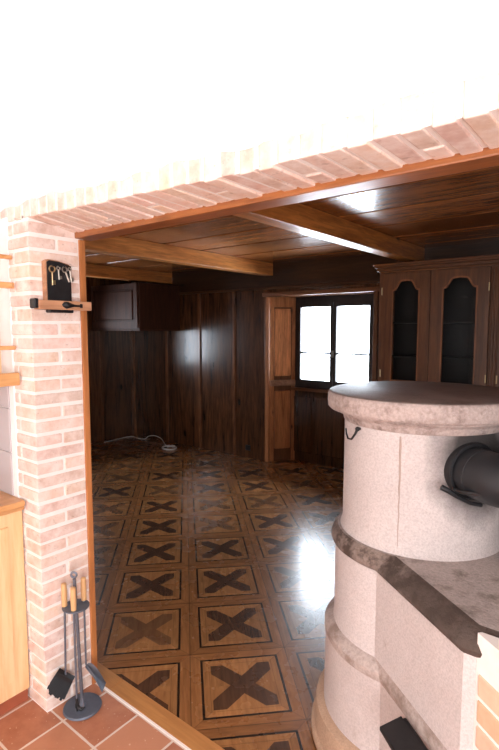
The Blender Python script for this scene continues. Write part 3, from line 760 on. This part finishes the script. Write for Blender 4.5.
# ------------------------------------------------------------------ fireplace tool set
TX, TY = .090, -.138
def tools():
    r = thing('fire_tool_stand', 'blue-grey metal fire tool stand with round base beside the brick pillar', 'tool stand', (TX, TY, 0))
    b = MB(); b.lathe([(.0, .001), (.082, .001), (.084, .004), (.080, .011), (.0, .013)], TX, TY, 40, cap=False); b.build('round_base', 'base_steel', r, 40)
    b = MB(); b.tube([(TX, TY, .010), (TX - .009, TY - .014, .606)], .0075, 12); b.lathe([(.018, .010), (.012, .02), (.008, .05)], TX, TY, 16); b.build('pole', 'steel', r, 50)
    rc = Vector((TX - .010, TY - .015, .625)); vd = Vector((.82, .57, 0))
    b = MB(); b.tube([rc + .012 * (math.cos(t) * vd + math.sin(t) * Vector((0, 0, 1))) for t in [2 * PI * i / 18 for i in range(19)]], .0048, 8); b.build('ring_finial', 'steel', r, 60)
    b = MB(); b.lathe([(.0, .478), (.057, .478), (.058, .481), (.057, .484), (.0, .484)], TX - .007, TY - .012, 36, cap=False); b.build('tool_disc', 'base_steel', r, 40)
tools()
# direction helpers in the picture: right = along camera right
CR = Vector((.783, .622, 0)); CB = Vector((.622, -.783, 0))      # right, towards the camera
def tool(name, label, off, ztop, head):
    c = Vector((TX - .008, TY - .013, 0)) + off
    r = thing(name, label, 'fire tool', (c.x, c.y, .1), 'fire tools on the stand')
    b = MB(); b.lathe([(.0, ztop - .105), (.0115, ztop - .105), (.0125, ztop - .06), (.0115, ztop - .004), (.0, ztop)], c.x, c.y, 16, cap=False); b.build('handle', 'handle', r, 50)
    head(r, c, ztop - .105)
def brush(r, c, z):
    e = c + (-CR * .006 + CB * 0.0)
    b = MB(); b.tube([(c.x, c.y, z), (e.x, e.y, .155)], .0045, 8); b.build('rod', 'steel', r, 50)
    # brush head, tilted broad block of bristles
    A = Vector((e.x, e.y, .160)); dn = (Vector((0, 0, -1)) * .88 - CR * .50).normalized(); wd = (CR * .84 + Vector((0, 0, -.5))).normalized(); th = CB
    def blk(w, t, l0, l1): 
        return [[A + dn * l + wd * sx * (w if i else w) + th * sy * t for sx, sy in ((-1, -1), (1, -1), (1, 1), (-1, 1))] for i, l in enumerate((l0, l1))]
    b = MB(); b.loft(blk(.040, .014, -.006, .014)); b.build('brush_back', 'iron', r)
    b = MB()
    for i in range(11):
        for j in range(4):
            s0 = -1 + 2 * i / 10; s1 = -1 + 2 * j / 3
            p = A + wd * s0 * .036 + th * s1 * .010 + dn * .012; q = A + wd * s0 * .042 + th * s1 * .016 + dn * (.095 + shuf(-.008, .006))
            b.tube([p, q], [.0048, .0062], 6)
    b.build('bristles', 'bristle', r)
def shovel(r, c, z):
    b = MB(); b.tube([(c.x, c.y, z), (c.x, c.y, .19), (c.x + CR.x * .008, c.y + CR.y * .008, .165)], .0045, 8); b.build('rod', 'steel', r, 50)
    A = Vector((c.x, c.y, .172)); dn = (Vector((0, 0, -1)) * .72 + CR * .62 + CB * .05).normalized(); wd = CB * .95 + CR * .15; wd = (wd - dn * wd.dot(dn)).normalized(); up = dn.cross(wd)
    if up.z < 0: up = -up
    rows = []
    for l, w, hgt in ((-.004, .012, .010), (.01, .022, .014), (.05, .030, .012), (.09, .034, .006), (.125, .036, .0)):
        top = [A + dn * l + wd * (w * q) + up * (hgt * abs(q) ** 2.5 * 1.4) for q in (-1, -.8, -.4, 0, .4, .8, 1)]
        rows.append(top + [p - up * .002 for p in reversed(top)])
    b = MB(); b.loft(rows); b.build('shovel_pan', 'steel', r, 50)
def poker(r, c, z):
    b = MB(); b.tube([(c.x, c.y, z), (c.x, c.y, .075), (c.x - CR.x * .004, c.y - CR.y * .004, .05)], .0048, 8); b.build('rod', 'steel', r, 50)
    b = MB(); p = Vector((c.x, c.y, 0)); b.tube([p + Vector((0, 0, .075)), p + Vector((0, 0, .035)), p + CR * .02 + Vector((0, 0, .022)), p + CR * .034 + Vector((0, 0, .032))], [.006, .009, .008, .003], 8); b.tube([p + Vector((0, 0, .045)), p + Vector((0, 0, .0145))], [.008, .003], 8); b.build('poker_tip', 'iron', r, 50)
tool('hearth_brush', 'hearth brush with black bristles hanging at the left of the tool stand', -CR * .047 + CB * .004, .590, brush)
tool('ash_shovel', 'steel ash shovel with wooden handle hanging at the right of the stand', CR * .026 - CB * .034, .597, shovel)
tool('fire_poker', 'fire poker with wooden handle hanging at the front of the stand', CR * .004 + CB * .034, .588, poker)

# ------------------------------------------------------------------ outside ground, light, camera
w = bpy.data.worlds.new('daylight'); bpy.context.scene.world = w; w.use_nodes = True
bg = w.node_tree.nodes['Background']; bg.inputs[0].default_value = (.80, .89, 1.0, 1); bg.inputs[1].default_value = WORLD = 25.0
def area(name, loc, target, sx, sy, power, colr=(1, 1, 1)):
    L = bpy.data.lights.new(name, 'AREA'); L.shape = 'RECTANGLE'; L.size = sx; L.size_y = sy; L.energy = power; L.color = colr
    o = bpy.data.objects.new(name, L); col.objects.link(o); o.location = loc
    o.rotation_euler = (Vector(target) - Vector(loc)).to_track_quat('-Z', 'Y').to_euler(); return o
area('kitchen_window_light', (3.16, -1.75, 1.45), (.3, -.9, 1.3), 1.5, 1.5, 150, (1, .965, .965))
area('rear_fill_light', (1.0, -3.5, 1.15), (.9, 0, 1.3), 2.6, 2.2, 45, (1, .965, .965))  # added fill behind the camera, tall and low to brighten the soffit
b = MB(); b.box(3.2, 3.28, -3.6, PB, 0, 3.6); struct(b.build('wall_kitchen_right', 'white'), 'white kitchen side wall behind the camera')
b = MB(); b.box(-.7, 3.28, -3.68, -3.6, 0, 3.6); struct(b.build('wall_kitchen_back', 'white'), 'white kitchen wall behind the camera')
for nm, loc, tgt, sx, sy in (('window_portal', (-.975, 4.16, 1.5), (-.975, 0, 1.5), 1.1, 1.1), ('side_window_portal', (-4.54, 2.27, 1.52), (0, 2.27, 1.52), .76, 1.08)):
    o = area(nm, loc, tgt, sx, sy, 0); o.data.cycles.is_portal = True
# kitchen ceiling behind the picture's top edge
b = MB(); b.box(-.7, 3.25, -3.6, .1, 3.6, 3.65); struct(b.build('ceiling_kitchen', 'white'), 'white kitchen ceiling')

cam = bpy.data.cameras.new('camera'); co = bpy.data.objects.new('camera', cam); col.objects.link(co)
cam.sensor_fit = 'VERTICAL'; cam.sensor_height = 36; cam.lens = 24.0; cam.clip_start = .02
co.location = (1.988, -1.32, 1.698)
az, pit = math.radians(128.43), math.radians(-5.272)
co.rotation_euler = Vector((math.cos(az) * math.cos(pit), math.sin(az) * math.cos(pit), math.sin(pit))).to_track_quat('-Z', 'Y').to_euler()
sc = bpy.context.scene; sc.camera = co
sc.view_settings.view_transform = 'Standard'; sc.view_settings.look = 'None'; sc.view_settings.gamma = 1; sc.view_settings.use_curve_mapping = False
sc.view_settings.exposure = 0.0
try:
    sc.cycles.use_denoising = True; sc.cycles.max_bounces = 10; sc.cycles.diffuse_bounces = 5; sc.cycles.glossy_bounces = 5; sc.cycles.transparent_max_bounces = 12
    sc.cycles.sample_clamp_indirect = 6
except Exception: pass
